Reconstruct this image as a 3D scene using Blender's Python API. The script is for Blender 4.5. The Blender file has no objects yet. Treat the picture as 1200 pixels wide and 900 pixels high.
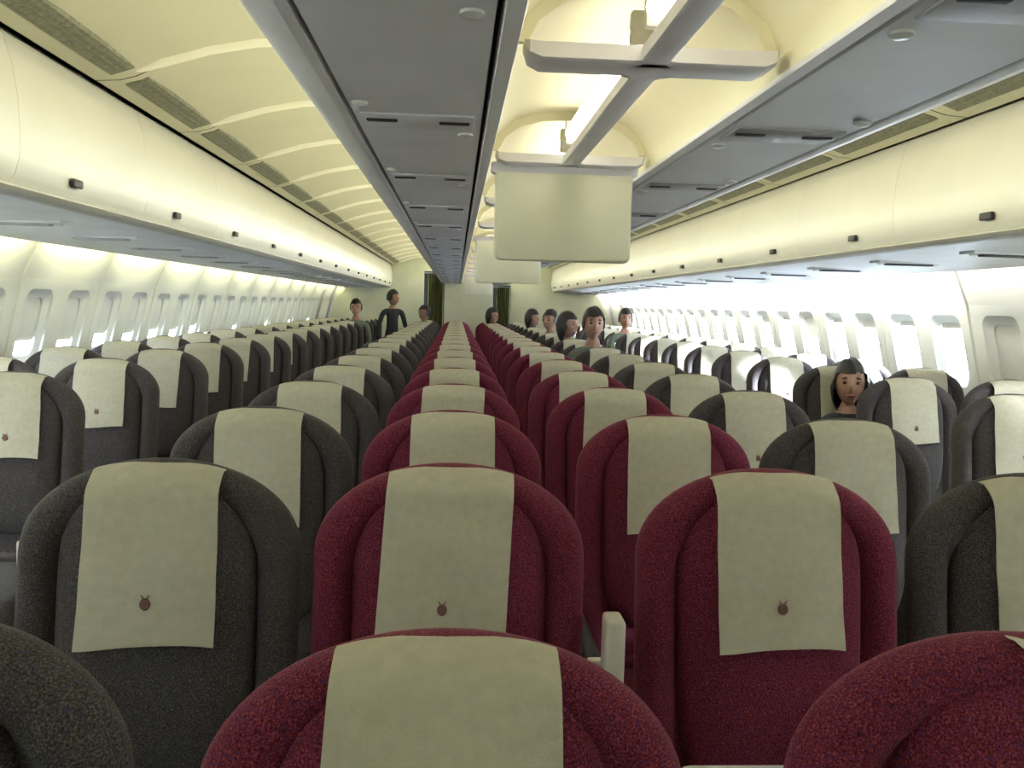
import bpy, bmesh, math, random
from mathutils import Vector, Matrix
random.seed(7)
C = bpy.context.scene.collection
SC = bpy.context.scene

# ------------------------------------------------------------------ camera, world, lights, exposure
CAMX, CAMZ = -0.281, 1.388
cam_data = bpy.data.cameras.new('camera')
cam = bpy.data.objects.new('camera', cam_data)
C.objects.link(cam)
cam_data.sensor_width = 36.0
cam_data.lens = 36.0 * 1073.3 / 1200.0
cam_data.clip_start = 0.02
r_ = Vector((0.99778, -0.06032, 0.0282)); u_ = Vector((-0.02289, 0.08695, 0.99595)); f_ = Vector((0.06253, 0.99438, -0.08537))
cam.matrix_world = Matrix(((r_.x, u_.x, -f_.x, CAMX), (r_.y, u_.y, -f_.y, 0.0), (r_.z, u_.z, -f_.z, CAMZ), (0, 0, 0, 1)))
SC.camera = cam

SC.view_settings.view_transform = 'Standard'
SC.view_settings.look = 'None'
SC.view_settings.gamma = 1.0
SC.view_settings.use_curve_mapping = False
SC.view_settings.exposure = 0.0
SC.cycles.max_bounces = 8
SC.cycles.diffuse_bounces = 5
SC.cycles.sample_clamp_indirect = 20.0

SKY = 50.0
COVE_W = 84.0
WASH_DIM_W = 4.2
WASH_SUN_W = 24.0
TUBE_E = 6.5
SUN_E = 90.0

world = bpy.data.worlds.new('sky')
SC.world = world
world.use_nodes = True
bg = world.node_tree.nodes['Background']
bg.inputs[0].default_value = (0.80, 0.90, 1.0, 1)
bg.inputs[1].default_value = SKY

sd = bpy.data.lights.new('sun', 'SUN')
sd.energy = SUN_E; sd.angle = math.radians(6); sd.color = (0.93, 0.96, 1.0)
sun = bpy.data.objects.new('sun', sd); C.objects.link(sun)
sun.rotation_euler = Vector((-0.86, 0.42, -0.30)).to_track_quat('-Z', 'Y').to_euler()

def area(name, loc, direction, sx, sy, watts, col):
    d = bpy.data.lights.new(name, 'AREA'); d.shape = 'RECTANGLE'; d.size = sx; d.size_y = sy
    d.energy = watts; d.color = col
    o = bpy.data.objects.new(name, d); C.objects.link(o)
    z = -Vector(direction).normalized(); y = Vector((0, 1, 0)); x = y.cross(z).normalized(); y = z.cross(x)
    o.matrix_world = Matrix(((x.x, y.x, z.x, loc[0]), (x.y, y.y, z.y, loc[1]), (x.z, y.z, z.z, loc[2]), (0, 0, 0, 1)))
    return o
YA, YB = -1.2, 17.2
YEL = (1.0, 0.96, 0.66)
for s in (-1, 1):
    area('cove_lamp', (s * 0.665, (YA + YB) / 2, 1.90), (s, 0, 0.12), 0.05, YB - YA - 0.1, COVE_W, YEL)
    for i in range(-5, 12):                          # one tube behind every sidewall panel's top edge, with a gap at each joint
        yc = 4.875 + 1.06 * i + 0.53
        w = WASH_DIM_W if s < 0 or i < 0 else WASH_SUN_W
        area('wall_wash_lamp', (s * 2.335, yc, 1.70), (s, 0, -0.45), 0.03, 0.84, w, (1.0, 0.97, 0.58) if s < 0 else (1.0, 0.98, 0.90))
for s in (-1, 1):
    po = area('window_portal', (s * 2.80, 9.6, 1.20), (-s, 0, 0), 0.36, 12.0, 1.0, (1, 1, 1))
    po.data.cycles.is_portal = True

# ------------------------------------------------------------------ materials
def mat(name, col, rough=0.6, spec=0.4, noise=None, bump=0.0, metal=0.0, emit=None, emit_s=0.0, bscale=400.0):
    """noise = (scale, amount, second colour or None)"""
    m = bpy.data.materials.new(name); m.use_nodes = True
    nt = m.node_tree; p = nt.nodes['Principled BSDF']
    p.inputs['Base Color'].default_value = (*col, 1); p.inputs['Roughness'].default_value = rough
    p.inputs['Specular IOR Level'].default_value = spec; p.inputs['Metallic'].default_value = metal
    tc = nt.nodes.new('ShaderNodeTexCoord')
    if noise:
        n = nt.nodes.new('ShaderNodeTexNoise'); n.inputs['Scale'].default_value = noise[0]; n.inputs['Detail'].default_value = 3
        nt.links.new(tc.outputs['Object'], n.inputs['Vector'])
        rp = nt.nodes.new('ShaderNodeValToRGB')
        a = noise[1]
        c2 = noise[2] if len(noise) > 2 and noise[2] else tuple(min(1, c * (1 + a)) for c in col)
        rp.color_ramp.elements[0].position = 0.3; rp.color_ramp.elements[1].position = 0.7
        rp.color_ramp.elements[0].color = (*[c * (1 - a) for c in col], 1); rp.color_ramp.elements[1].color = (*c2, 1)
        nt.links.new(n.outputs['Fac'], rp.inputs['Fac']); nt.links.new(rp.outputs['Color'], p.inputs['Base Color'])
    if bump:
        n2 = nt.nodes.new('ShaderNodeTexNoise'); n2.inputs['Scale'].default_value = bscale; n2.inputs['Detail'].default_value = 2
        nt.links.new(tc.outputs['Object'], n2.inputs['Vector'])
        b = nt.nodes.new('ShaderNodeBump'); b.inputs['Strength'].default_value = bump; b.inputs['Distance'].default_value = 0.003
        nt.links.new(n2.outputs['Fac'], b.inputs['Height']); nt.links.new(b.outputs['Normal'], p.inputs['Normal'])
    if emit:
        p.inputs['Emission Color'].default_value = (*emit, 1); p.inputs['Emission Strength'].default_value = emit_s
    return m

def tweed(name, base, flecks):
    """woven upholstery: dark base with small coloured flecks"""
    m = bpy.data.materials.new(name); m.use_nodes = True
    nt = m.node_tree; p = nt.nodes['Principled BSDF']
    p.inputs['Roughness'].default_value = 0.9; p.inputs['Specular IOR Level'].default_value = 0.15
    p.inputs['Sheen Weight'].default_value = 0.35; p.inputs['Sheen Roughness'].default_value = 0.4
    p.inputs['Sheen Tint'].default_value = (*[min(1, 2.2 * b + .15) for b in base], 1)
    tc = nt.nodes.new('ShaderNodeTexCoord')
    n = nt.nodes.new('ShaderNodeTexNoise'); n.inputs['Scale'].default_value = 420; n.inputs['Detail'].default_value = 2
    nt.links.new(tc.outputs['Object'], n.inputs['Vector'])
    rp = nt.nodes.new('ShaderNodeValToRGB'); rp.color_ramp.interpolation = 'LINEAR'
    e = rp.color_ramp.elements
    e[0].position = 0.30; e[0].color = (*[c * .35 for c in base], 1)
    e[1].position = 0.72; e[1].color = (*flecks[0], 1)
    k = e.new(0.5); k.color = (*base, 1)
    nt.links.new(n.outputs['Fac'], rp.inputs['Fac'])
    n2 = nt.nodes.new('ShaderNodeTexNoise'); n2.inputs['Scale'].default_value = 330; n2.inputs['Detail'].default_value = 1
    mp = nt.nodes.new('ShaderNodeMapping'); mp.inputs['Location'].default_value = (3.1, 7.7, 1.3)
    nt.links.new(tc.outputs['Object'], mp.inputs['Vector']); nt.links.new(mp.outputs['Vector'], n2.inputs['Vector'])
    r2 = nt.nodes.new('ShaderNodeValToRGB'); r2.color_ramp.elements[0].position = 0.58; r2.color_ramp.elements[1].position = 0.66
    nt.links.new(n2.outputs['Fac'], r2.inputs['Fac'])
    mx = nt.nodes.new('ShaderNodeMixRGB'); mx.inputs['Color2'].default_value = (*flecks[1], 1)
    nt.links.new(r2.outputs['Color'], mx.inputs['Fac']); nt.links.new(rp.outputs['Color'], mx.inputs['Color1'])
    nt.links.new(mx.outputs['Color'], p.inputs['Base Color'])
    b = nt.nodes.new('ShaderNodeBump'); b.inputs['Strength'].default_value = 0.5; b.inputs['Distance'].default_value = 0.003
    nt.links.new(n.outputs['Fac'], b.inputs['Height']); nt.links.new(b.outputs['Normal'], p.inputs['Normal'])
    return m

M = {}
M['red'] = tweed('burgundy_tweed', (0.130, 0.016, 0.033), [(0.29, 0.06, 0.085), (0.085, 0.024, 0.095)])
M['grey'] = tweed('charcoal_tweed', (0.055, 0.050, 0.049), [(0.135, 0.118, 0.105), (0.050, 0.043, 0.085)])
M['cover'] = mat('beige_cover_cloth', (0.455, 0.435, 0.35), 0.9, 0.1, (60, 0.06), 0.35, bscale=300)
M['emblem'] = mat('maroon_print', (0.15, 0.075, 0.07), 0.8)
M['plastic'] = mat('pale_grey_plastic', (0.58, 0.57, 0.52), 0.45, 0.4, (8, 0.04))
M['dark'] = mat('dark_plastic', (0.03, 0.03, 0.033), 0.5, 0.4, (20, 0.15))
M['metal'] = mat('seat_leg_metal', (0.35, 0.35, 0.36), 0.35, 0.5, (30, 0.1), metal=0.8)
M['ceil'] = mat('cream_ceiling_panel', (0.56, 0.545, 0.41), 0.6, 0.3, (3, 0.03))
M['rib'] = mat('rib_painted_light', (0.86, 0.84, 0.70), 0.5, 0.3, (6, 0.02))  # paler than the panels: light catching the raised ribs put into the colour
M['vault'] = mat('cream_light_vault', (0.74, 0.70, 0.50), 0.6, 0.3, (3, 0.03))
M['wall'] = mat('cream_side_wall', (0.72, 0.72, 0.65), 0.55, 0.35, (2.5, 0.04))
M['bin'] = mat('cream_bin_shell', (0.74, 0.73, 0.66), 0.4, 0.4, (2.5, 0.03))
M['panel'] = mat('grey_bin_underside', (0.72, 0.72, 0.74), 0.45, 0.4, (5, 0.05))
M['trim'] = mat('grey_trim', (0.74, 0.73, 0.73), 0.4, 0.45, (6, 0.05))
M['psu'] = mat('service_panel', (0.74, 0.75, 0.76), 0.5, 0.4, (5, 0.05))
M['unit'] = mat('service_unit_grey', (0.36, 0.36, 0.37), 0.45, 0.4, (12, 0.1))
M['lens'] = mat('reading_light_lens', (0.80, 0.80, 0.78), 0.2, 0.6, (40, 0.05))
M['vent'] = mat('vent_grille', (0.20, 0.20, 0.15), 0.6, 0.3, (60, 0.25))
M['black'] = mat('dark_gap', (0.012, 0.012, 0.012), 0.8, 0.1, (10, 0.1))
M['beam'] = mat('grey_light_frame', (0.74, 0.71, 0.74), 0.45, 0.4, (8, 0.05))
M['tube'] = mat('fluorescent_tube', (0.9, 0.9, 0.85), 0.4, 0.3, None, emit=(1.0, 0.97, 0.80), emit_s=TUBE_E)
M['monitor'] = mat('beige_monitor_back', (0.74, 0.72, 0.56), 0.5, 0.35, (10, 0.03))
M['screen'] = mat('black_screen', (0.01, 0.01, 0.012), 0.12, 0.5, (30, 0.05))
M['shade'] = mat('grey_window_shade', (0.66, 0.66, 0.62), 0.6, 0.3, (6, 0.05))
M['reveal'] = mat('window_surround', (0.72, 0.73, 0.70), 0.45, 0.4, (5, 0.03))
M['carpet'] = mat('dark_carpet', (0.035, 0.03, 0.04), 0.95, 0.1, (150, 0.4), 0.4)
M['bulk'] = mat('pale_bulkhead', (0.60, 0.62, 0.50), 0.6, 0.3, (4, 0.05))
M['curtain'] = mat('olive_curtain', (0.10, 0.10, 0.045), 0.9, 0.1, (20, 0.3))
M['skin'] = mat('skin', (0.30, 0.17, 0.12), 0.55, 0.35, (25, 0.08))
M['hair'] = mat('black_hair', (0.012, 0.011, 0.012), 0.45, 0.4, (90, 0.3))
M['shirt'] = mat('dark_shirt', (0.035, 0.04, 0.045), 0.9, 0.1, (60, 0.2))
M['shirt2'] = mat('grey_green_shirt', (0.12, 0.15, 0.12), 0.9, 0.1, (60, 0.2))
M['trousers'] = mat('dark_trousers', (0.02, 0.02, 0.03), 0.9, 0.1, (60, 0.2))
M['lip'] = mat('lips', (0.30, 0.11, 0.10), 0.5, 0.3, (60, 0.1))
M['eye'] = mat('eye', (0.03, 0.02, 0.018), 0.2, 0.5, (60, 0.1))
M['pillow'] = mat('white_pillow_cloth', (0.70, 0.70, 0.74), 0.9, 0.1, (30, 0.06), 0.3)
glass = bpy.data.materials.new('window_acrylic'); glass.use_nodes = True
_nt = glass.node_tree; _nt.nodes.clear()
_o = _nt.nodes.new('ShaderNodeOutputMaterial'); _t = _nt.nodes.new('ShaderNodeBsdfTransparent'); _g = _nt.nodes.new('ShaderNodeBsdfGlossy')
_m = _nt.nodes.new('ShaderNodeMixShader'); _fr = _nt.nodes.new('ShaderNodeFresnel'); _fr.inputs[0].default_value = 1.45
_g.inputs['Roughness'].default_value = 0.05; _t.inputs[0].default_value = (0.94, 0.97, 1.0, 1)
_m.inputs[0].default_value = 0.05; _nt.links.new(_t.outputs[0], _m.inputs[1]); _nt.links.new(_g.outputs[0], _m.inputs[2]); _nt.links.new(_m.outputs[0], _o.inputs[0])
M['glass'] = glass

# ------------------------------------------------------------------ helpers
def mesh_from(name, bm, m, smooth=True):
    bmesh.ops.recalc_face_normals(bm, faces=bm.faces)
    me = bpy.data.meshes.new(name); bm.to_mesh(me); bm.free()
    for mm in (m if isinstance(m, (list, tuple)) else [m]): me.materials.append(mm)
    if smooth:
        for p in me.polygons: p.use_smooth = True
        try: me.set_sharp_from_angle(angle=math.radians(42))
        except Exception: pass
    return me
def link(name, me, parent=None):
    o = bpy.data.objects.new(name, me); C.objects.link(o)
    if parent: o.parent = parent
    return o
def obj(name, bm, m, parent=None, smooth=True): return link(name, mesh_from(name, bm, m, smooth), parent)
def empty(name, loc=(0, 0, 0)):
    o = bpy.data.objects.new(name, None); C.objects.link(o); o.location = loc; o.empty_display_size = 0.1; return o
def tag(o, label, cat, group=None):
    o['label'] = label; o['category'] = cat
    if group: o['group'] = group
    return o
def struct(name, bm, m, smooth=True):
    o = obj(name, bm, m, None, smooth); o['kind'] = 'structure'; return o
def box(bm, x0, x1, y0, y1, z0, z1, bev=0.0, seg=2):
    vs = [bm.verts.new((x, y, z)) for x in (x0, x1) for y in (y0, y1) for z in (z0, z1)]
    fs = [(0, 1, 3, 2), (4, 6, 7, 5), (0, 4, 5, 1), (2, 3, 7, 6), (0, 2, 6, 4), (1, 5, 7, 3)]
    faces = [bm.faces.new([vs[i] for i in f]) for f in fs]
    if bev:
        ed = list({e for f in faces for e in f.edges})
        bmesh.ops.bevel(bm, geom=ed, offset=bev, segments=seg, profile=0.5, affect='EDGES')
def extrude_profile(bm, prof, y0, y1, closed=True, ny=1, caps=True):
    """profile (x, z) swept along y"""
    rows = []
    for i in range(ny + 1):
        y = y0 + (y1 - y0) * i / ny
        rows.append([bm.verts.new((x, y, z)) for x, z in prof])
    n = len(prof)
    for a, b in zip(rows[:-1], rows[1:]):
        for i in range(n if closed else n - 1):
            j = (i + 1) % n
            bm.faces.new((a[i], a[j], b[j], b[i]))
    if closed and caps:
        bm.faces.new(rows[0][::-1]); bm.faces.new(rows[-1])
def loft(bm, loops, cap0=True, cap1=True):
    rows = [[bm.verts.new(p) for p in l] for l in loops]
    n = len(rows[0])
    for a, b in zip(rows[:-1], rows[1:]):
        for i in range(n):
            j = (i + 1) % n
            bm.faces.new((a[i], a[j], b[j], b[i]))
    if cap0: bm.faces.new(rows[0][::-1])
    if cap1: bm.faces.new(rows[-1])
def tube_y(bm, x, z, r, y0, y1, n=12):
    loft(bm, [[(x + r * math.cos(2 * math.pi * i / n), y, z + r * math.sin(2 * math.pi * i / n)) for i in range(n)] for y in (y0, y1)])
def ball(bm, c, rx, ry, rz, u=14, v=8, mi=0):
    r = bmesh.ops.create_uvsphere(bm, u_segments=u, v_segments=v, radius=1.0, matrix=Matrix.Translation(c) @ Matrix.Diagonal((rx, ry, rz, 1)))
    return r['verts']
def kids(o): return [c for c in ALLKIDS.get(o.name, [])]
ORD = ['first', 'second', 'third', 'fourth', 'fifth', 'sixth', 'seventh', 'eighth', 'ninth', 'tenth', 'eleventh', 'twelfth', 'thirteenth',
       'fourteenth', 'fifteenth', 'sixteenth', 'seventeenth', 'eighteenth', 'nineteenth', 'twentieth', 'twenty-first', 'twenty-second', 'twenty-third', 'twenty-fourth', 'twenty-fifth']

# ------------------------------------------------------------------ the shell: floor, walls with windows, ceilings
bm = bmesh.new(); box(bm, -2.75, 2.75, YA, YB + 2.2, -0.08, 0.0); struct('floor', bm, M['carpet'], False)

WP = [(2.55, 0.0), (2.63, 0.35), (2.665, 0.70), (2.658, 0.88), (2.518, 1.46), (2.475, 1.56), (2.42, 1.68), (2.34, 1.84), (2.22, 2.02)]
def wallx(z):
    for (a, za), (b, zb) in zip(WP[:-1], WP[1:]):
        if za <= z <= zb: return a + (b - a) * (z - za) / (zb - za)
    return WP[-1][0]
PITCH = 0.53
W0 = 4.61                                            # centre of one window
ZL, ZH = 0.88, 1.46
def rrect(w, h, r, n):
    """n points per corner, counter-clockwise from lower right corner"""
    out = []
    for cx, cz, a0 in ((w - r, -h + r, -90), (w - r, h - r, 0), (-w + r, h - r, 90), (-w + r, -h + r, 180)):
        for i in range(n):
            a = math.radians(a0 + 90 * i / (n - 1)); out.append((cx + r * math.cos(a), cz + r * math.sin(a)))
    return out
NC = 7
ZWC = 1.20
OUT = rrect(0.165, 0.205, 0.07, NC)                  # flared surround, inner mouth
INN = rrect(0.118, 0.160, 0.055, NC)                 # the pane
k0 = int((YA + 0.4 - W0) / PITCH); k1 = int((15.0 - W0) / PITCH)
WIN_K = [k for k in range(k0, k1 + 1)]
def make_wall(s):
    bm = bmesh.new()
    def P(y, z, off=0.0): return bm.verts.new((s * (wallx(z) + off), y, z))
    ys = sorted([YA] + [W0 + PITCH * (k - 0.5) for k in WIN_K] + [W0 + PITCH * (WIN_K[-1] + 0.5), YB])
    low = [z for _, z in WP if z < ZL] + [ZL]; high = [ZH] + [z for _, z in WP if z > ZH]
    for ya, yb in zip(ys[:-1], ys[1:]):
        win = abs((yb - ya) - PITCH) < 1e-4
        k = round(((ya + yb) / 2 - W0) / PITCH) if win else None
        # a joint between sidewall panels after every second window, a shallow groove
        seam = win and (k % 2 == 1)
        g = 0.030 if seam else 0.0
        yj = ya + g
        zs_sets = [low, high] if win else [low + high]
        for zs in zs_sets:
            zs = sorted(set(zs))
            for z0, z1 in zip(zs[:-1], zs[1:]):
                bm.faces.new((P(yj, z0), P(yb, z0), P(yb, z1), P(yj, z1)))
        if seam:
            zs = sorted(set([z for _, z in WP]))
            prof = [(0, 0), (.004, .008), (.012, .012), (.020, .012), (.026, .008), (g, 0)]
            for z0, z1 in zip(zs[:-1], zs[1:]):
                for (da, oa), (db, ob) in zip(prof[:-1], prof[1:]):
                    bm.faces.new((P(ya + da, z0, oa), P(ya + db, z0, ob), P(ya + db, z1, ob), P(ya + da, z1, oa)))
        if win:
            yc = W0 + PITCH * k + (.012 if seam else 0)
            inner = [(yc + a, ZWC + b) for a, b in OUT]
            outer = []
            for i, (a, b) in enumerate(OUT):
                c = i // NC; t = (i % NC) / (NC - 1)
                # walk the rectangle: each corner's points spread over half an edge on both sides
                cor = [(yb, ZL), (yb, ZH), (yj, ZH), (yj, ZL)][c]
                if t < 0.5:
                    fr = 1 - t * 2
                    o = [(cor[0] - fr * (yb - yj) * .3, cor[1]), (cor[0], cor[1] - fr * (ZH - ZL) * .3), (cor[0] + fr * (yb - yj) * .3, cor[1]), (cor[0], cor[1] + fr * (ZH - ZL) * .3)][c]
                else:
                    fr = (t - .5) * 2
                    o = [(cor[0], cor[1] + fr * (ZH - ZL) * .3), (cor[0] - fr * (yb - yj) * .3, cor[1]), (cor[0], cor[1] - fr * (ZH - ZL) * .3), (cor[0] + fr * (yb - yj) * .3, cor[1])][c]
                outer.append(o)
            vi = [P(y, z) for y, z in inner]; vo = [P(y, z) for y, z in outer]
            mid = [P(y0 + (y1 - y0) * .5, z0 + (z1 - z0) * .5) for (y0, z0), (y1, z1) in zip(inner, outer)]
            n = len(vi)
            for A_, B_ in ((vo, mid), (mid, vi)):
                for i in range(n):
                    j = (i + 1) % n; bm.faces.new((A_[i], A_[j], B_[j], B_[i]))
    bmesh.ops.remove_doubles(bm, verts=bm.verts, dist=1e-5)
    return bm
struct('wall_left', make_wall(-1), M['wall']); struct('wall_right', make_wall(1), M['wall'])
def make_window(s, shade_bottom, num):
    bm = bmesh.new()
    DEP = 0.030
    def at(y, z, d, zz): return (s * (wallx(zz) + d), y, z)
    L0 = [at(a, b + ZWC, 0.0, b + ZWC) for a, b in OUT]
    L1 = [at(a * .97, b * .97 + ZWC, 0.012, b * .97 + ZWC) for a, b in OUT]
    L2 = [at(a, b + ZWC, DEP, b + ZWC) for a, b in INN]
    L3 = [at(a, b + ZWC, DEP + .05, b + ZWC) for a, b in INN]
    loft(bm, [L0, L1, L2, L3], False, False)
    w = obj('window_%d' % num, bm, M['reveal']); w['kind'] = 'structure'
    bm = bmesh.new()
    pts = [at(a * 1.02, b * 1.02 + ZWC, DEP + .035, b + ZWC) for a, b in INN]
    pts2 = [at(a * 1.02, b * 1.02 + ZWC, DEP + .041, b + ZWC) for a, b in INN]
    loft(bm, [pts, pts2]); obj('pane', bm, M['glass'], w)
    # roller shade: a slightly ridged sheet in its slot
    bm = bmesh.new()
    zt = ZWC + 0.172; n = 6
    rows = []
    for i in range(n + 1):
        z = zt + (shade_bottom - zt) * i / n
        half = 0.122 if z > ZWC - .11 else 0.112
        rows.append([[at(y, z, DEP + d, z) for d in (.012, .018)] for y in (-half, half)])
    for a, b in zip(rows[:-1], rows[1:]):
        v = [bm.verts.new(p) for p in (a[0][0], a[1][0], b[1][0], b[0][0])]; bm.faces.new(v)
        v = [bm.verts.new(p) for p in (a[0][1], a[1][1], b[1][1], b[0][1])]; bm.faces.new(v)
    x = wallx(shade_bottom) + DEP
    box(bm, min(s * (x + .004), s * (x + .022)), max(s * (x + .004), s * (x + .022)), -.10, .10, shade_bottom - .008, shade_bottom + .008)
    obj('window_shade', bm, M['shade'], w)
    return w
num = 0
for s in (-1, 1):
    protos = {}
    for k in WIN_K:
        if k < -1: continue
        y = W0 + PITCH * k
        if s < 0: sb = [1.12, 1.13, 1.115, 1.135][k % 4] if k < 8 else [1.06, 1.10, 1.06][k % 3]
        else: sb = 1.045 if k <= 0 else (1.21 if k in (5, ) else (1.335 if k % 4 != 3 else 1.30))
        num += 1
        w = make_window(s, sb, num); w.location = (0, y + (.012 if k % 2 else 0), 0)
# the openings of the few windows beside and behind the camera are closed by blind panels
for s in (-1, 1):
    bm = bmesh.new()
    for k in WIN_K:
        if k >= -1: continue
        y = W0 + PITCH * k; x = 2.66
        box(bm, min(s * x, s * (x + .03)), max(s * x, s * (x + .03)), y - .2, y + .2, 0.95, 1.45)
    struct('trim_%d' % (20 if s < 0 else 21), bm, M['wall'], False)

# unseen fuselage roof above everything, added dark to block sky light at the gaps
bm = bmesh.new()
extrude_profile(bm, [(-2.9, 0.0), (-2.9, 0.86), (-2.87, .86), (-2.87, .02)], YA, YB + 2.2)
extrude_profile(bm, [(2.9, 0.0), (2.9, 0.86), (2.87, .86), (2.87, .02)], YA, YB + 2.2)
roof = [(-2.32, 1.80), (-2.0, 2.18), (-1.2, 2.40), (0, 2.46), (1.2, 2.40), (2.0, 2.18), (2.32, 1.80), (2.36, 1.84), (2.02, 2.24), (1.2, 2.46), (0, 2.52), (-1.2, 2.46), (-2.02, 2.24), (-2.36, 1.84)]
extrude_profile(bm, roof, YA, YB + 2.2)
struct('ceiling', bm, M['black'], False)

# vaulted aisle ceilings with a raised rib every 0.87 m
CP = [(1.475, 2.083), (1.40, 2.088), (1.345, 2.103), (1.25, 2.150), (1.10, 2.196), (0.95, 2.226), (0.78, 2.238), (0.62, 2.232)]
RIB0, RIBP = 3.15, 0.91
ribs = [RIB0 + RIBP * i for i in range(-4, 16)]
for s in (-1, 1):
    bm = bmesh.new()
    for ya, yb in zip([YA] + ribs, ribs + [YB]):
        rows = []
        for y in (ya + .004, ya + .30, yb - .30, yb - .004):
            b_ = .0 if y in (ya + .004, yb - .004) else .012
            rows.append([bm.verts.new((s * x, y, z + (b_ if i >= 2 else 0))) for i, (x, z) in enumerate(CP)])
        for a, b in zip(rows[:-1], rows[1:]):
            for i in range(len(CP) - 1): bm.faces.new((a[i], a[i + 1], b[i + 1], b[i]))
    n_panel = len(bm.faces)
    for r in ribs:
        rows = []
        for y, d in ((r - .045, .004), (r - .040, -.010), (r - .022, -.020), (r - .006, -.014), (r, .004)):
            rows.append([bm.verts.new((s * x, y, z + (d if i >= 3 else .004))) for i, (x, z) in enumerate(CP) if i >= 2])
        for a, b in zip(rows[:-1], rows[1:]):
            for i in range(len(a) - 1): bm.faces.new((a[i], a[i + 1], b[i + 1], b[i])).material_index = 1
        rows = [[bm.verts.new((s * x, y, z + .003)) for i, (x, z) in enumerate(CP) if i >= 3] for y in (r, r + .012)]
        for i in range(len(rows[0]) - 1):
            bm.faces.new((rows[0][i], rows[0][i + 1], rows[1][i + 1], rows[1][i])).material_index = 2  # dark strip painted in for the shade on the rib's far side
    for f in bm.faces:
        if f.material_index == 2:
            for v in f.verts: v.co.z -= .0
    o = struct('ceiling', bm, [M['ceil'], M['rib'], M['unit']])
    # air vents beside the bins, one in every ceiling panel
    for j, (ra, rb) in enumerate(zip(ribs[:-1], ribs[1:])):
        if ra < 0.0: continue
        v = empty('air_vent', (0, ra, 0))
        side = 'shaded-window' if s < 0 else 'sunlit'
        tag(v, 'long grey air vent over the %s aisle, %s in its line' % (side, ORD[j - 1] if 0 < j < 25 else 'last'), 'vent', 'air vents along the aisle ceilings')
        y0, y1 = .055, RIBP - .075
        def q(x): # ceiling height under x
            for (xa, za), (xb, zb) in zip(CP[:-1], CP[1:]):
                if xb <= x <= xa: return za + (zb - za) * (xa - x) / (xa - xb)
        bm = bmesh.new()
        xa, xb = 1.325, 1.400
        ring = [(xa, q(xa) - .003), (xb, q(xb) - .003), (xb, q(xb) + .012), (xa, q(xa) + .012)]
        extrude_profile(bm, [(s * x, z) for x, z in ring], y0, y1)
        obj('grille', bm, M['vent'], v, False)
        bm = bmesh.new()
        n = 3
        for t in range(n):
            x = xa + (xb - xa) * (t + .5) / n
            extrude_profile(bm, [(s * (x - .004), q(x - .004) - .003), (s * (x + .004), q(x + .004) - .003), (s * (x + .004), q(x + .004) - .0045), (s * (x - .004), q(x - .004) - .0045)], y0 + .01, y1 - .01)
        obj('louvre', bm, M['vent'], v, False)

# centre bins: body, underside panel, lips (each a long fixed trim)
tn = 1
YC = 16.3
for s in (-1, 1):
    def prof(name, pts, m, y1=YC):
        global tn
        bm = bmesh.new(); extrude_profile(bm, [(s * x, z) for x, z in pts], YA, y1)
        struct('trim_%d' % tn, bm, m); tn += 1
    prof('core', [(.215, 1.775), (.56, 1.80), (.60, 1.85), (.61, 2.24), (.215, 2.24)], M['black'])
    prof('under', [(.242, 1.744), (.484, 1.744), (.486, 1.748), (.486, 1.772), (.240, 1.772), (.240, 1.748)], M['panel'])
    prof('inner', [(.206, 1.742), (.229, 1.742), (.231, 1.746), (.231, 1.774), (.204, 1.774), (.204, 1.746)], M['trim'])
    prof('lip', [(.493, 1.742), (.508, 1.741), (.513, 1.749), (.555, 1.757), (.568, 1.768), (.568, 1.80), (.60, 1.85), (.58, 1.85), (.55, 1.79), (.493, 1.774)], M['trim'])
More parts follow.
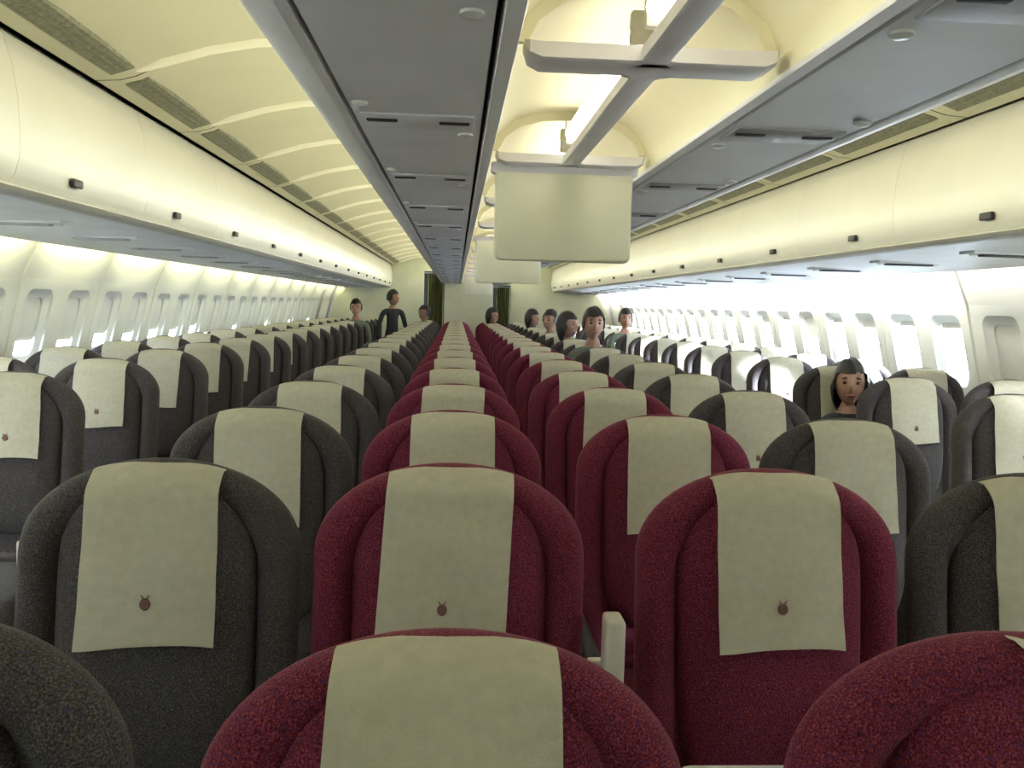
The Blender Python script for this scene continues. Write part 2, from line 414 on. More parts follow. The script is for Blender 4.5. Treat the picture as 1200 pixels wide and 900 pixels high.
# a dark edge strip along the lip's outer border
# the vault between the centre bins
for_v = [(-.204, 1.75), (-.203, 1.785), (-.185, 1.825), (-.14, 1.862), (-.08, 1.882), (0, 1.888), (.08, 1.882), (.14, 1.862), (.185, 1.825), (.203, 1.785), (.204, 1.75)]
bm = bmesh.new(); extrude_profile(bm, for_v, YA, YC + .9, closed=False)
BARS = [0.415 + 0.98 * i for i in range(17)]
for yb in BARS:
    arch = [(x, z) for x, z in for_v if z > 1.78]
    inn = [(x * .90, 1.78 + (z - 1.78) * .82) for x, z in arch]
    ringp = arch + inn[::-1]
    extrude_profile(bm, ringp, yb + .02, yb + .035)
struct('ceiling', bm, M['vault'])
for i, yb in enumerate(BARS):
    t = empty('ceiling_light', (0, yb, 1.744))
    tag(t, 'fluorescent tube light with grey cross-shaped frame in the middle channel, %s along' % ORD[i], 'ceiling light', 'tube lights in the middle channel')
    bm = bmesh.new()
    # crossbar with rounded, upturned ends
    secs = []
    for x, dz, w in ((-.19, .022, .022), (-.183, .008, .036), (-.165, 0, .040), (-.03, 0, .040), (-.022, 0, .044), (.022, 0, .044), (.03, 0, .040), (.165, 0, .040), (.183, .008, .036), (.19, .022, .022)):
        secs.append([(x, -w, .004 + dz), (x, -w + .006, dz), (x, w - .006, dz), (x, w, .004 + dz), (x, w, .026 + dz * .3), (x, -w, .026 + dz * .3)])
    loft(bm, secs); obj('crossbar', bm, M['beam'], t)
    bm = bmesh.new()
    fil = [(-.046, .04), (-.030, .046), (-.022, .062)]
    loopL = []
    prof_y = [(.038, .040), (.046, .028), (.060, .021), (.94, .021), (.954, .028), (.962, .040)]
    loft(bm, [[(-w, y, .003), (-w + .004, y, 0), (w - .004, y, 0), (w, y, .003), (w, y, .022), (-w, y, .022)] for y, w in prof_y])
    obj('spine', bm, M['beam'], t)
    bm = bmesh.new(); tube_y(bm, 0, .078, .019, .085, .93, 14); obj('tube', bm, M['tube'], t)
    for y in (.075, .94):
        bm = bmesh.new(); box(bm, -.018, .018, y - .010, y + .010, .05, .11, .004); obj('lamp_holder', bm, M['plastic'], t)

# overhead bins along the walls
SEAM0, BINP = 2.62, 1.04
BP = [(1.66, 1.664), (1.555, 1.668), (1.515, 1.680), (1.492, 1.710), (1.480, 1.755), (1.476, 1.83), (1.482, 1.92), (1.497, 2.01), (1.517, 2.075), (1.535, 2.105), (1.56, 2.12), (1.75, 2.13), (1.75, 1.664)]
def bin_units():
    out = {}
    for s in (-1, 1):
        for i in range(-3, 14):
            y0 = SEAM0 + BINP * i
            L = BINP if y0 + BINP < YB else YB - y0
            b = empty('overhead_bin', (s * 1.6, y0, 1.664))
            side = 'shaded-window' if s < 0 else 'sunlit'
            if i < 0: lab = 'cream overhead bin beside the viewer above the %s seats, %s one back' % (side, ORD[-i - 1])
            else: lab = 'cream overhead bin above the %s seats, %s whole one down the aisle' % (side, ORD[i])
            tag(b, lab, 'overhead bin', 'overhead bins along the walls')
            bm = bmesh.new()
            pr = [(s * x - s * 1.6, z - 1.664) for x, z in BP]
            extrude_profile(bm, pr, .0012, L - .0012); obj('bin_door', bm, M['bin'], b)
            # rounded rail under the door
            bm = bmesh.new()
            rail = [(1.50, 1.676), (1.518, 1.664), (1.545, 1.656), (1.57, 1.66), (1.56, 1.667), (1.53, 1.674), (1.51, 1.684)]
            extrude_profile(bm, [(s * x - s * 1.6, z - 1.664) for x, z in rail], 0, L); obj('rail', bm, M['plastic'], b)
            bm = bmesh.new()
            x = s * 1.484 - s * 1.6
            box(bm, min(x, x - s * .016), max(x, x - s * .016), .335, .405, .052, .078, .005); obj('latch', bm, M['dark'], b)
bin_units()
# dark strip closing the gap between bin tops and aisle ceiling, service panels under the bins, outer edge lip
for s in (-1, 1):
    bm = bmesh.new(); extrude_profile(bm, [(s * x, z) for x, z in [(1.40, 2.13), (1.60, 2.14), (1.60, 2.16), (1.40, 2.15)]], YA, YB); struct('trim_%d' % tn, bm, M['black']); tn += 1
    bm = bmesh.new(); extrude_profile(bm, [(s * x, z) for x, z in [(1.545, 1.664), (1.9, 1.650), (2.33, 1.633), (2.362, 1.637), (2.366, 1.648), (2.33, 1.652), (1.9, 1.668), (1.55, 1.676)]], YA, YB)
    struct('trim_%d' % tn, bm, M['psu']); tn += 1
    # box above the service panels (bin floor)
    bm = bmesh.new(); extrude_profile(bm, [(s * x, z) for x, z in [(1.76, 1.69), (2.28, 1.68), (2.28, 1.80), (2.05, 2.10), (1.76, 2.11)]], YA, YB); struct('trim_%d' % tn, bm, M['wall']); tn += 1

# service units: one per seat row, under the side bins and under the centre bins
P = 0.8128
for s in (-1, 1):
    for r in range(-2, 16):
        y = 3.58 + P * r
        if y < 1.5 or y > 16: continue
        u = empty('passenger_service_unit', (s * 1.92, y, 1.649))
        side = 'shaded-window' if s < 0 else 'sunlit'
        tag(u, 'overhead service unit above the %s seat pair, %s along the panel' % (side, ORD[r + 2]), 'service unit', 'service units under the side bins')
        bm = bmesh.new(); box(bm, -.17, .17, -.055, .055, -.005, .012, .004); obj('plate', bm, M['psu'], u)
        bm = bmesh.new(); box(bm, -.115, .115, -.030, .016, -.014, .004, .004); obj('speaker_slot', bm, M['unit'] if s < 0 else M['dark'], u)
        for x in (-.14, .14):
            bm = bmesh.new(); loft(bm, [[(x + .016 * q * math.cos(a * math.pi / 6), .016 * q * math.sin(a * math.pi / 6), z) for a in range(12)] for q, z in ((1, .004), (1, -.008), (.6, -.012))]); obj('reading_light', bm, M['lens'], u)
for s in (-1, 1):
    for r in range(0, 19):
        y = 1.02 + P * r
        if y > 15.9: continue
        u = empty('passenger_service_unit', (s * .363, y, 1.744))
        side = 'shaded-window' if s < 0 else 'sunlit'
        tag(u, 'service unit under the middle bin on its %s flank, %s along' % (side, ORD[r]), 'service unit', 'service units under the middle bins')
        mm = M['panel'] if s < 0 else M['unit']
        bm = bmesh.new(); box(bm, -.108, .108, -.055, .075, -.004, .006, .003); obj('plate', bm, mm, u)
        for x, dy in ((-.07, -.01), (.07, .0)):
            bm = bmesh.new(); box(bm, x - .03, x + .03, dy - .008, dy + .008, -.008, .002, .003); obj('air_slot', bm, M['dark'], u)
        for x, dy in ((s * -.098, .135), (s * .104, -.14)):
            bm = bmesh.new()
            loft(bm, [[(x * .95 + .016 * q * math.cos(a * math.pi / 6), dy + .016 * q * math.sin(a * math.pi / 6), z) for a in range(12)] for q, z in ((1, .004), (1, -.004), (.6, -.008))])
            obj('reading_light', bm, M['lens'], u)

# fold-down monitors hanging in the channel, their backs to us
for i, y in enumerate((2.40, 4.95, 11.6)):
    t = empty('monitor', (-.01, y, 1.744))
    tag(t, ['beige fold-down monitor hanging under the bright channel, the big first one', 'beige fold-down monitor half hidden behind the first monitor',
            'small far beige monitor in the channel near the bulkhead'][i], 'monitor', 'fold-down monitors in the middle channel')
    bm = bmesh.new()
    lo = rrect(.178, .121, .018, 5)
    L = lambda k, yy: [(a * k, yy, b * k - .118) for a, b in lo]
    loft(bm, [L(.96, -.022), L(.99, -.018), L(1, -.010), L(1, .012), L(.98, .018)]); obj('casing', bm, M['monitor'], t)
    bm = bmesh.new(); box(bm, -.15, .15, .017, .021, -.215, -.03); obj('screen', bm, M['screen'], t, False)
    bm = bmesh.new()
    loft(bm, [[(x, -.02 * k + .0, -.008 - .012 * k), (x, .03 * k, -.012 * k - .008), (x, .034 * k, .008), (x, -.034 * k, .008)] for x, k in ((-.19, .5), (-.178, .95), (-.16, 1), (.16, 1), (.178, .95), (.19, .5))])
    obj('hinge_bar', bm, M['beam'], t)

# far bulkhead with two curtained doorways; bulkhead behind the camera
bm = bmesh.new()
def wpan(x0, x1, z0, z1): box(bm, x0, x1, YB, YB + .05, z0, z1)
wpan(-2.7, -.89, 0, 2.45); wpan(-.51, .40, 0, 2.45); wpan(.73, 2.7, 0, 2.45); wpan(-.89, -.51, 1.98, 2.45); wpan(.40, .73, 1.755, 2.45)
struct('wall_far', bm, M['bulk'], False)
bm = bmesh.new(); box(bm, -2.75, 2.75, YA - .05, YA, 0, 2.45); struct('wall_near', bm, M['bulk'], False)
bm = bmesh.new(); box(bm, -2.75, 2.75, YB + 2.1, YB + 2.15, 0, 2.45); struct('wall_back', bm, M['black'], False)
for x0, x1, z1, lab in ((-.89, -.51, 1.98, 'dark olive curtain in the tall doorway of the far bulkhead'), (.40, .73, 1.755, 'dark olive curtain in the low doorway of the far bulkhead')):
    t = empty('curtain', ((x0 + x1) / 2, YB + .12, 0)); tag(t, lab, 'curtain')
    w = (x1 - x0) / 2
    bm = bmesh.new(); n = 36
    a = [[bm.verts.new((-w + 2 * w * .86 * i / n + .05, .022 * math.sin(i * 1.3) + dy, z)) for z in (.03, z1 - .04)] for dy in (0, .006) for i in range(n + 1)]
    for h in (0, n + 1):
        for i in range(n): bm.faces.new((a[h + i][0], a[h + i + 1][0], a[h + i + 1][1], a[h + i][1]))
    obj('drape', bm, M['curtain'], t)
    bm = bmesh.new(); loft(bm, [[(x, .012 * math.cos(q * math.pi / 4), z1 - .03 + .012 * math.sin(q * math.pi / 4)) for q in range(8)] for x in (-w, w)]); obj('rail', bm, M['metal'], t)
# exit door surrounds at the far end of both walls
for n_, s in ((1, -1), (2, 1)):
    bm = bmesh.new()
    for y0, y1 in ((15.35, 15.43), (16.55, 16.63)):
        pts = [(s * (x - .035), z) for x, z in WP if z < 1.7] + [(s * x, z) for x, z in WP[::-1] if z < 1.7]
        extrude_profile(bm, pts, y0, y1)
    struct('door_%d' % n_, bm, M['unit'])

# ------------------------------------------------------------------ seats
LB = 0.672; BW = 0.236; BT = 0.158; TILT = math.radians(8); HZ = 0.45
def outline(i, n=28, pw=2.05):
    """front outline of the backrest, inset by i, from the lower right corner over the top to the lower left"""
    w = BW - i; top = LB - i; b = BT - i * .5
    pts = [(w * .97, i * .5), (w, .12), (w, .30), (w, top - b - .06)]
    for k in range(n + 1):
        a = math.pi * k / n; c, s = math.cos(a), math.sin(a)
        pts.append((w * math.copysign(abs(c) ** (2 / pw), c), top - b + b * abs(s) ** (2 / pw)))
    pts += [(-w, top - b - .06), (-w, .30), (-w, .12), (-w * .97, i * .5)]
    return pts
def backrest_bm():
    bm = bmesh.new()
    rings = [(.07, .088), (.03, .084), (.010, .070), (0, .050), (.001, .036), (.008, .018), (.020, .006), (.034, .002), (.048, .005), (.060, .014), (.068, .030), (.078, .036)]
    loft(bm, [[(x, y, z) for x, z in outline(i)] for i, y in rings])
    return bm
PC = (0, .46); PTOP = LB - .010; PBOT = .10; PW = .168
def pad_outline():
    pts = []
    for k in range(72):
        a = 2 * math.pi * k / 72; c, s = math.cos(a), math.sin(a)
        h = (PTOP - PC[1]) if s >= 0 else (PC[1] - PBOT)
        p = 2.7 if s >= 0 else 4.0
        pts.append((PW * math.copysign(abs(c) ** (2 / p), c), PC[1] + h * math.copysign(abs(s) ** (2 / p), s)))
    return pts
def pad_s(x, z):
    h = (PTOP - PC[1]) if z >= PC[1] else (PC[1] - PBOT)
    p = 2.7 if z >= PC[1] else 4.0
    return min(1.0, (abs(x / PW) ** p + abs((z - PC[1]) / h) ** p) ** (1 / p))
def ypad(x, z):
    s = pad_s(x, z); return .040 - .063 * (max(0.0, 1 - s ** 3.2)) ** .5 - .012 * (x / PW) ** 2 * (1 - s)
def pad_bm():
    bm = bmesh.new(); ol = pad_outline(); loops = []
    for s in (1.0, .992, .97, .93, .87, .78, .65, .48, .28, .1):
        loops.append([(PC[0] + s * (x - PC[0]), 0, PC[1] + s * (z - PC[1])) for x, z in ol])
    loops = [[(x, ypad(x, z) if k else .05, z) for x, y, z in l] for k, l in enumerate(loops)]
    loft(bm, loops); return bm
def cover_bm(seed, skew=0.0, flare=.006, xo=0.0, drop=0.0):
    rnd = random.Random(seed); bm = bmesh.new()
    hw = .1075; n = 14; LEN = .288
    ph = rnd.uniform(0, 6); amp = rnd.uniform(.0015, .004)
    path = []                     # rows from behind the fold, over the pad's top, down the front
    rows = []
    for j in range(26):
        row = []
        for i in range(n + 1):
            u = -1 + 2 * i / n; x = u * hw + xo
            ztop = PC[1] + (PTOP - PC[1]) * (1 - min(.98, abs(x / PW)) ** 2.7) ** (1 / 2.7)
            zf = .45 * ztop + .55 * (PTOP - .001) - drop * (1 + 1.2 * u)           # the cloth bridges the rounded top, so its edge stays almost straight
            if j == 0: p = (x, .058, zf - .012)
            elif j == 1: p = (x, .046, zf + .001)
            elif j == 2: p = (x, .028, zf + .0045)
            elif j == 3: p = (x, .012, zf + .002)
            else:
                t = (j - 3) / 22.0
                z = zf * (1 - t) + (PTOP - .012 - drop * (1 + 1.2 * u)) * t + .002 - LEN * t + .006 * math.sin(ph + u * 2.0) * t
                xs = x + skew * t; y = min(ypad(xs, max(z, PBOT + .03)), .012 - min(1, t * 9) * .03 if not xo else .0) - .0035 - .010 * t * t
                y += amp * math.sin(ph + 5.5 * u + 3 * t) * t + .0012 * math.sin(17 * t + ph) 
                p = (xo + (x - xo) * (1 + flare / hw * t) + skew * t, y, z)
            row.append(p)
        rows.append(row)
    F = [[bm.verts.new(p) for p in r] for r in rows]
    B = [[bm.verts.new((p[0], p[1] + .0022, p[2] - (.002 if j < 4 else 0))) for p in r] for j, r in enumerate(rows)]
    for G in (F, B):
        for a, b in zip(G[:-1], G[1:]):
            for i in range(n): bm.faces.new((a[i], a[i + 1], b[i + 1], b[i]))
    for a, b in ((F[-1], B[-1]), (F[0], B[0])):
        for i in range(n): bm.faces.new((a[i], a[i + 1], b[i + 1], b[i]))
    for i in (0, n):
        for j in range(25): bm.faces.new((F[j][i], F[j + 1][i], B[j + 1][i], B[j][i]))
    t = .81; j = 3 + int(22 * t); c = rows[j][n // 2]
    return bm, (c[0], c[1] - .0035, c[2])
def emblem_bm(c):
    """small round animal-head mark with two thin curved horns"""
    bm = bmesh.new()
    loft(bm, [[(c[0] + .0085 * k * math.cos(a * math.pi / 8), c[1] + y, c[2] + .0095 * k * math.sin(a * math.pi / 8)) for a in range(16)] for k, y in ((1, .0025), (1, 0), (.9, -.0012))])
    for sx in (-1, 1):
        pts = [(c[0] + sx * (.003 + .004 * t * t), c[2] + .007 + .008 * t) for t in (0, .35, .7, 1)]
        loft(bm, [[(x - w, c[1], z), (x + w, c[1], z), (x + w, c[1] + .002, z), (x - w, c[1] + .002, z)] for (x, z), w in zip(pts, (.0016, .0013, .001, .0004))])
    return bm
def cushion_bm():
    bm = bmesh.new(); box(bm, -.225, .225, -.50, .02, .33, .455, .04, 4)
    for v in bm.verts:
        if v.co.z > .44: v.co.z += .012 * (1 - (v.co.x / .225) ** 2)
    return bm
def lumbar_bm():
    bm = bmesh.new(); loops = []
    for s, y in ((1, .05), (.98, .02), (.93, -.004), (.82, -.018), (.5, -.024), (.1, -.026)):
        loops.append([(s * a, y, .14 + s * b) for a, b in rrect(.172, .125, .05, 6)])
    loft(bm, loops); return bm
def arm_bm(x, up=False):
    bm = bmesh.new()
    if not up:
        box(bm, x - .019, x + .019, -.44, -.02, .575, .635, .014, 3)
        box(bm, x - .015, x + .015, -.40, -.06, .44, .58, .008, 2)
    else:
        box(bm, x - .019, x + .019, -.045, .015, .50, .885, .010, 3)
    return bm
def arm_cap_bm(x):
    bm = bmesh.new(); box(bm, x - .020, x + .020, -.462, -.435, .455, .638, .008, 2); return bm
def arm_ctrl_bm(x):
    bm = bmesh.new(); box(bm, x - .013, x + .013, -.466, -.458, .515, .535, .002, 1); box(bm, x - .013, x + .013, -.466, -.458, .575, .595, .002, 1); return bm
def leg_bm(x):
    bm = bmesh.new()
    loft(bm, [[(x - .02, y0, z), (x + .02, y0, z), (x + .02, y1, z), (x - .02, y1, z)] for y0, y1, z in ((-.46, .06, 0), (-.46, .06, .02), (-.30, -.20, .05), (-.30, -.18, .25), (-.46, .0, .32), (-.46, .0, .345))])
    return bm

ME = {}
for colr in ('red', 'grey'):
    ME['backrest', colr] = mesh_from('backrest', backrest_bm(), M[colr])
    ME['headrest', colr] = mesh_from('headrest', pad_bm(), M[colr])
    ME['lumbar', colr] = mesh_from('back_cushion', lumbar_bm(), M[colr])
    ME['cushion', colr] = mesh_from('seat_cushion', cushion_bm(), M[colr])
COVERS = []
for k, (sk, fl) in enumerate(((0, .004), (-.014, .001), (.004, .002), (-.004, .006), (.007, .003), (0.012, .0), (-.008, .003))):
    b, c = cover_bm(100 + k, sk, fl); COVERS.append((mesh_from('headrest_cover', b, M['cover']), mesh_from('emblem', emblem_bm(c), M['emblem'])))
GX = .247
b, c = cover_bm(140, .10, .002, .100, .016); COVERS.append((mesh_from('headrest_cover', b, M['cover']), mesh_from('emblem', emblem_bm(c), M['emblem'])))
ME['arm', 1] = mesh_from('armrest', arm_bm(GX), M['dark']); ME['arm', -1] = mesh_from('armrest', arm_bm(-GX), M['dark'])
ME['cap', 1] = mesh_from('armrest_cap', arm_cap_bm(GX), M['plastic']); ME['cap', -1] = mesh_from('armrest_cap', arm_cap_bm(-GX), M['plastic'])
ME['ctrl', 1] = mesh_from('control_buttons', arm_ctrl_bm(GX), M['dark']); ME['ctrl', -1] = mesh_from('control_buttons', arm_ctrl_bm(-GX), M['dark'])
ME['leg', 1] = mesh_from('leg', leg_bm(.14), M['metal']); ME['leg', -1] = mesh_from('leg', leg_bm(-.14), M['metal'])
HY = .025 - LB * math.sin(TILT)
def seat(x, y, colr, label, group, tilt=TILT, cover=None, arms=(1,), crot=0.0, simple=False, dz=0.0):
    r = empty('airline_seat', (x, y, dz)); tag(r, label, 'seat', group)
    for nm, key in (('backrest', 'backrest'), ('headrest_cushion', 'headrest')):
        o = link(nm, ME[key, colr], r); o.location = (0, HY, HZ); o.rotation_euler = (-tilt, 0, 0)
    k = cover if cover is not None else random.randrange(7)
    o = link('headrest_cover', COVERS[k][0], r); o.location = (0, HY, HZ); o.rotation_euler = (-tilt, crot, 0)
    if not simple: e = link('emblem', COVERS[k][1], o)
    o = link('seat_cushion', ME['cushion', colr], r); o.location = (0, HY + .07, 0)
    for s in arms:
        a = link('armrest', ME['arm', s], r); a.location = (0, HY + .07, 0)
        c = link('armrest_cap', ME['cap', s], a)
        if not simple: link('control_buttons', ME['ctrl', s], a)
    if not simple:
        for s in (-1, 1): q = link('leg', ME['leg', s], r); q.location = (0, HY + .07, 0)
    return r
S_, G_ = .4942, .5648
COLX = {1: -G_ / 2 - S_, 2: -G_ / 2, 3: G_ / 2, 4: G_ / 2 + S_}
Y1 = 1.5297
WHERE = {1: 'on the shaded-window aisle', 2: 'beside the charcoal seat of the shaded aisle', 3: 'beside the charcoal seat of the sunlit aisle', 4: 'on the sunlit aisle'}
CG = 'seats of the four-abreast middle block'
NROW = 19
first_cover = {(1, 0): 0, (2, 0): 3, (3, 0): 7, (4, 0): 0, (1, 1): 0, (2, 1): 1, (3, 1): 2, (4, 1): 4, (1, 2): 2, (2, 2): 0, (3, 2): 0, (4, 2): 4}
for k in range(0, NROW):
    for c in (1, 2, 3, 4):
        colr = 'red' if c in (2, 3) else 'grey'
        y = Y1 + P * (k - 1)
        nm = 'burgundy' if colr == 'red' else 'charcoal'
        if c == 4 and k == 0: continue
        lab = '%s seat %s, %s row of the middle block' % (nm, WHERE[c], ORD[k])
        if k == 0: lab = {1: 'reclined charcoal seat on the shaded-window aisle, first row of the middle block', 2: 'reclined burgundy seat directly before the viewer, beige cover over its top', 3: 'reclined burgundy seat with its cover slipped aside, first row of the middle block'}[c]
        tilt = math.radians({1: 15.5, 2: 18, 3: 16}.get(c, 18)) if k == 0 else TILT + math.radians(random.uniform(-.5, .5) if k > 3 else 0)
        arms = {1: (-1, 1), 2: (1,), 3: (-1,), 4: (-1, 1)}[c]
        if k == 0 or k == 1: arms = {1: (-1, 1), 2: (), 3: (), 4: (-1, 1)}[c]
        s = seat(COLX[c], y, colr, lab, CG, tilt, first_cover.get((c, k)), arms, simple=(k > 9), dz=-.012 if k == 0 else 0)
        if k == 0:
            cv = [o for o in C.objects if o.parent == s and o.name.startswith('headrest_cover')][0]
            pad = [o for o in C.objects if o.parent == s and o.name.startswith('headrest_cushion')][0]
            if c in (1, 3):
                pad.scale = (.86, 1.25, .972); pad.location.y -= .004
            if c == 1:
                s.location.x -= .028; cv.location.x -= .036; s.location.z = .004
        if (c, k) in ((2, 1),):
            bm = bmesh.new(); box(bm, .264, .297, -.06, .0, .50, .868, .008, 3)
            a = obj('armrest', bm, M['plastic'], s); a.location = (0, HY + .07, 0); a['label'] = 'pale armrest folded upright'
RX = 1.8175; YR = 3.2519
for s in (-1, 1):
    side = 'shaded' if s < 0 else 'sunlit'
    for k in range(0, 17):
        y = YR + P * k
        if y > 16.4: continue
        for w in (0, 1):
            if w and k < 1: continue
            x = s * (RX + S_ * w)
            lab = 'dark grey %s seat of the pair by the %s windows, %s row there' % ('window' if w else 'aisle', side, ORD[k])
            arms = (-s,) if not w else (-s, s)
            seat(x, y, 'grey', lab, 'seat pairs by the windows', TILT + math.radians(random.uniform(-.6, .6)), None, arms, simple=(k > 8))

# white pillow propped on the burgundy seat behind the reclined one
t = empty('pillow', (COLX[3] - .02, Y1 - .19, .492)); tag(t, 'white pillow standing on the second-row burgundy seat beside the raised armrest', 'pillow')
bm = bmesh.new()
loops = []
for s, y in ((.90, -.012), (.97, -.008), (1, 0), (.97, .008), (.90, .012)): loops.append([(a * s, y * 2.2, .092 + b * s) for a, b in rrect(.19, .088, .03, 6)])
loops = [[(a * .55, -.045, .092 + (c - .092) * .55) for a, b, c in loops[0]]] + loops + [[(a * .55, .045, .092 + (c - .092) * .55) for a, b, c in loops[-1]]]
loft(bm, loops); p_ = obj('pillow_case', bm, M['pillow'], t)
t.rotation_euler = (-.15, 0, 0)

# ------------------------------------------------------------------ people
def skinned(bones, radii, levels=1):
    """one continuous skin over a skeleton: bones = list of (parent index or None, point)"""
    me = bpy.data.meshes.new('tmp'); b = bmesh.new(); lay = b.verts.layers.skin.verify()
    vs = [b.verts.new(p) for _, p in bones]
    for i, (par, _) in enumerate(bones):
        if par is not None: b.edges.new((vs[par], vs[i]))
    for v, r in zip(vs, radii): v[lay].radius = (r, r)
    vs[0][lay].use_root = True
    b.to_mesh(me); b.free()
    o = bpy.data.objects.new('tmp', me); C.objects.link(o)
    md = o.modifiers.new('s', 'SKIN'); md.use_smooth_shade = True; md.branch_smoothing = .4
    sb = o.modifiers.new('d', 'SUBSURF'); sb.levels = levels; sb.render_levels = levels
    return o
def bake(o, mods=True):
    dg = bpy.context.evaluated_depsgraph_get(); dg.update()
    me = bpy.data.meshes.new_from_object(o.evaluated_get(dg)); old = o.data
    bpy.data.objects.remove(o); bpy.data.meshes.remove(old); return me
def head_bm(bm, c, turn=0.0):
    n0 = len(bm.verts)
    vs = bmesh.ops.create_icosphere(bm, subdivisions=4, radius=1.0)['verts']
    for v in vs:
        x, y, z = v.co
        w = .076 * (1 - .20 * max(0, -z) ** 1.5); d = .098
        X, Y, Z = x * w, y * d, z * .118
        f = max(0, -y)                                            # the face looks towards -y
        if f > 0:
            Y += .012 * f * max(0, -z) * .3
            nz = math.exp(-((x / .20) ** 2)) * math.exp(-(((z + .10) / .24) ** 2)); Y -= .024 * nz * f      # nose
            br = math.exp(-((z - .22) / .12) ** 2) * math.exp(-(x / .6) ** 2); Y -= .005 * br * f           # brow
            for sx in (-1, 1):
                e = math.exp(-((x - sx * .40) / .19) ** 2 - ((z - .04) / .12) ** 2); Y += .010 * e * f       # eye sockets
                ck = math.exp(-((x - sx * .45) / .22) ** 2 - ((z + .28) / .2) ** 2); Y -= .005 * ck * f      # cheeks
            m_ = math.exp(-(x / .30) ** 2 - ((z + .52) / .09) ** 2); Y -= .008 * m_ * f                       # mouth
            ch = math.exp(-(x / .30) ** 2 - ((z + .86) / .16) ** 2); Y -= .014 * ch                           # chin
        v.co = Vector((X, Y, Z))
    for sx in (-1, 1):                                            # ears
        ball(bm, (sx * .077, .012, -.005), .010, .020, .032, 10, 8)
    rot = Matrix.Rotation(turn, 4, 'Z')
    bm.verts.ensure_lookup_table()
    for v in bm.verts[n0:]: v.co = (rot @ v.co) + Vector(c)
def hand(bones, rad, wrist_i, p, d, side, curl):
    """palm, four unequal bent fingers and a thumb, rooted in the palm"""
    d = Vector(d).normalized(); n = Vector(curl).normalized(); l = d.cross(n).normalized() * side
    palm = Vector(p) + d * .055
    bones.append((wrist_i, tuple(palm))); rad.append(.024); pi = len(bones) - 1
    for o, L in ((-.027, .060), (-.009, .074), (.009, .080), (.027, .070)):
        a = palm + d * .030 + l * o; b = a + d * L * .5 + n * L * .12; e = b + d * L * .35 + n * L * .35
        bones.append((pi, tuple(a))); rad.append(.0095); bones.append((len(bones) - 1, tuple(b))); rad.append(.0085); bones.append((len(bones) - 1, tuple(e))); rad.append(.007)
    a = Vector(p) + d * .03 + l * .032; b = a + d * .03 + l * .018 + n * .01; e = b + d * .028 + n * .015
    bones.append((wrist_i, tuple(a))); rad.append(.011); bones.append((len(bones) - 1, tuple(b))); rad.append(.010); bones.append((len(bones) - 1, tuple(e))); rad.append(.008)
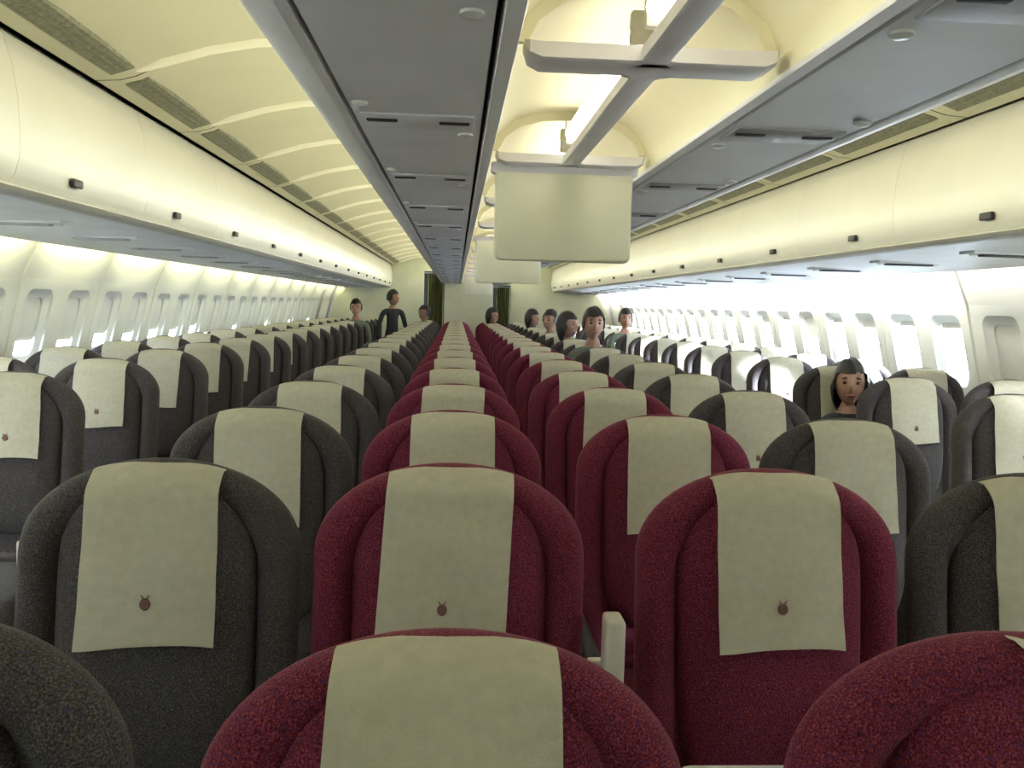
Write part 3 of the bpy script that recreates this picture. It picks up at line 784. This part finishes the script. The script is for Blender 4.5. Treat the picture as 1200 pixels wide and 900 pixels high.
def person_meshes(pose, k, shirt, long_hair=False, turn=0.0, lean=0.0):
    """k scales the body; returns (body mesh, hair mesh, eye meshes..., head centre)"""
    B, R = [], []
    def add(par, p, r): B.append((par, (p[0] * k + lean * p[2], p[1] * k, p[2] * k))); R.append(r * k); return len(B) - 1
    if pose == 'sit':
        pel = add(None, (0, -.14, .56), .125); sp = add(pel, (0, -.10, .76), .115); ch = add(sp, (0, -.075, .94), .125); up = add(ch, (0, -.075, 1.03), .085); nk = add(up, (0, -.085, 1.12), .052)
        hd = add(nk, (0, -.09, 1.18), .05)
        for s in (-1, 1):
            sh = add(up, (s * .155, -.075, 1.02), .058); el = add(sh, (s * .205, -.13, .76), .043); wr = add(el, (s * .10, -.36, .68), .028)
            hand(B, R, wr, B[wr][1], (-s * .5, -.8, -.25), s, (0, 0, -1))
            hp = add(pel, (s * .09, -.18, .54), .09); kn = add(hp, (s * .105, -.58, .55), .062); an = add(kn, (s * .105, -.56, .10), .04); add(an, (s * .115, -.70, .045), .036)
    else:
        pel = add(None, (0, .01, .98), .12); sp = add(pel, (0, .015, 1.13), .115); ch = add(sp, (0, .0, 1.30), .13); up = add(ch, (0, .0, 1.40), .085); nk = add(up, (0, -.01, 1.48), .052); hd = add(nk, (0, -.02, 1.54), .05)
        for s in (-1, 1):
            sh = add(up, (s * .17, 0, 1.39), .058); el = add(sh, (s * .25, .02, 1.12), .043); wr = add(el, (s * .27, -.06, .88), .028)
            hand(B, R, wr, B[wr][1], (0, -.15, -1), s, (0, -1, 0))
            hp = add(pel, (s * .095, -.01, .84), .088); kn = add(hp, (s * .10, -.02, .50), .060); an = add(kn, (s * .10, .01, .09), .04); add(an, (s * .11, -.14, .04), .036)
    hb = Vector(B[hd][1]); hc = hb + Vector((0, -.012, .085))
    o = skinned(B, R); me = bake(o)
    bm = bmesh.new(); bm.from_mesh(me); bpy.data.meshes.remove(me); head_bm(bm, hc, turn)
    tmp = bpy.data.meshes.new('tmp'); bm.to_mesh(tmp); bm.free()
    o = bpy.data.objects.new('tmp', tmp); C.objects.link(o)
    md = o.modifiers.new('r', 'REMESH'); md.mode = 'VOXEL'; md.voxel_size = .0075; md.use_smooth_shade = True
    sm = o.modifiers.new('m', 'SMOOTH'); sm.factor = .4; sm.iterations = 2
    body = bake(o)
    for m in (M['skin'], shirt, M['trousers'], M['dark']): body.materials.append(m)
    pz = B[0][1][2]; nz = B[4][1][2]
    for p in body.polygons:
        c = p.center; p.use_smooth = True
        hx = abs(c.x - lean * c.z / max(k, .01))
        if c.z > nz - .035 * k: i = 0
        elif pose == 'sit':
            if c.y < -.50 * k and c.z < .10 * k: i = 3
            elif c.z < .655 * k and not (c.z > .60 * k and c.y < -.3 * k and c.y > -.52 * k and c.z > .615 * k): i = 2
            elif c.y < -.33 * k: i = 0
            else: i = 1
        else:
            i = 3 if c.z < .09 * k else (0 if (hx > .2 * k and c.z < .9 * k) else (2 if c.z < .97 * k else 1))
        p.material_index = i
    # hair
    bm = bmesh.new(); rot = Matrix.Rotation(turn, 4, 'Z')
    vs = bmesh.ops.create_icosphere(bm, subdivisions=4, radius=1.0)['verts']
    for v in vs:
        x, y, z = v.co
        low = -0.35 if not long_hair else -1.25
        zz = z if z > 0 else z * (1.0 if not long_hair else 1.5)
        v.co = Vector((x * (.090 + (.010 if long_hair and z < 0 else 0)), y * .113 + .006, zz * .130 + .006 + .004 * math.sin(9 * x + 7 * y)))
    dele = []
    for v in bm.verts:
        x, y, z = v.co
        if y < -.018 and z < .052 - .35 * max(0, abs(x) - .045) and abs(x) < .080: dele.append(v)
        elif z < (-.045 if not long_hair else -.16): dele.append(v)
    bmesh.ops.delete(bm, geom=dele, context='VERTS')
    bmesh.ops.solidify(bm, geom=bm.faces[:], thickness=.006)
    for v in bm.verts: v.co = (rot @ v.co) + hc
    hair = mesh_from('hair', bm, M['hair'])
    eyes = []
    for sx in (-1, 1):
        bm = bmesh.new(); ball(bm, (0, 0, 0), .0125, .009, .0085, 12, 8)
        for v in bm.verts: v.co = (rot @ (v.co + Vector((sx * .030, -.083, .006)))) + hc
        eyes.append(mesh_from('eye', bm, M['eye']))
        bm = bmesh.new(); loft(bm, [[(sx * .030 + x, -.092 + .006 * abs(x * sx + .0) * 20 * (1 if x * sx > 0 else 0.3), .026 + .004 * (1 - (x / .018) ** 2) + dz) for x, dz in ((-.018, 0), (0, -.002), (.018, 0), (.018, .005), (0, .006), (-.018, .005))] , [(sx * .030 + x, -.080, .026 + .004 * (1 - (x / .018) ** 2) + dz) for x, dz in ((-.018, 0), (0, -.002), (.018, 0), (.018, .005), (0, .006), (-.018, .005))]])
        for v in bm.verts: v.co = (rot @ v.co) + hc
        eyes.append(mesh_from('eyebrow', bm, M['hair']))
    bm = bmesh.new(); ball(bm, (0, 0, 0), .024, .008, .0085, 14, 8)
    for v in bm.verts: v.co = (rot @ (v.co + Vector((0, -.093, -.060)))) + hc
    mouth = mesh_from('mouth', bm, M['lip'])
    return body, hair, eyes, mouth, hc
def person(meshes, loc, label, faces=True, rz=0.0):
    body, hair, eyes, mouth, hc = meshes
    r = link('person', body); r.location = loc; r.rotation_euler = (0, 0, rz)
    tag(r, label, 'person', 'passengers')
    link('hair', hair, r)
    if faces:
        for e in eyes: link('eyebrow' if e.name.startswith('eyebrow') else 'eye', e, r)
        link('mouth', mouth, r)
    return r
wm = person_meshes('sit', .80, M['shirt'], True, math.radians(-20))
person(wm, (RX - .005, YR + 2 * P - .07, 0), 'dark-haired person in a dark top sitting by the sunlit windows, face turned to us', True)
m2 = person_meshes('sit', 1.0, M['shirt2'], False, 0)
m4 = person_meshes('sit', .96, M['shirt'], True, math.radians(50))
m5 = person_meshes('sit', .97, M['shirt'], False, math.radians(-40))
def sitter(col, row, lab, dz=0.0, dx=0.0, me=None):
    person(me or m2, (COLX[col] + dx, Y1 + P * (row - 1) - .10, dz), lab, True)
sitter(4, 8, 'person in grey-green top seated at the sunlit aisle, head above the middle-block seats')
sitter(4, 10, 'dark-haired person with turned head seated on the sunlit aisle, second head down the block', 0, 0, m4)
sitter(4, 12, 'dark-haired person seated on the sunlit aisle, third head down the middle block', 0, 0, m5)
sitter(4, 15, 'dark-haired person seated on the sunlit aisle, last head before the low doorway', 0, 0, m4)
sitter(1, 17, 'dark-haired person seated at the end of the shaded aisle below the tall doorway', 0, 0, m5)
sitter(3, 17, 'dark-haired person in the burgundy seat near the far bulkhead', 0, 0, m4)
person(m2, (RX - .02, YR + 10 * P - .10, 0), 'person seated beside the far sunlit windows, only the head showing')
person(m2, (-RX + .10, YR + 12 * P + .4, .03), 'person seated tall in the far aisle seat by the shaded windows')
m3 = person_meshes('stand', .89, M['shirt'], False, math.radians(35))
person(m3, (-1.27, 14.4, 0), 'dark-clothed person standing in the shaded aisle near the bulkhead', True, math.radians(20))
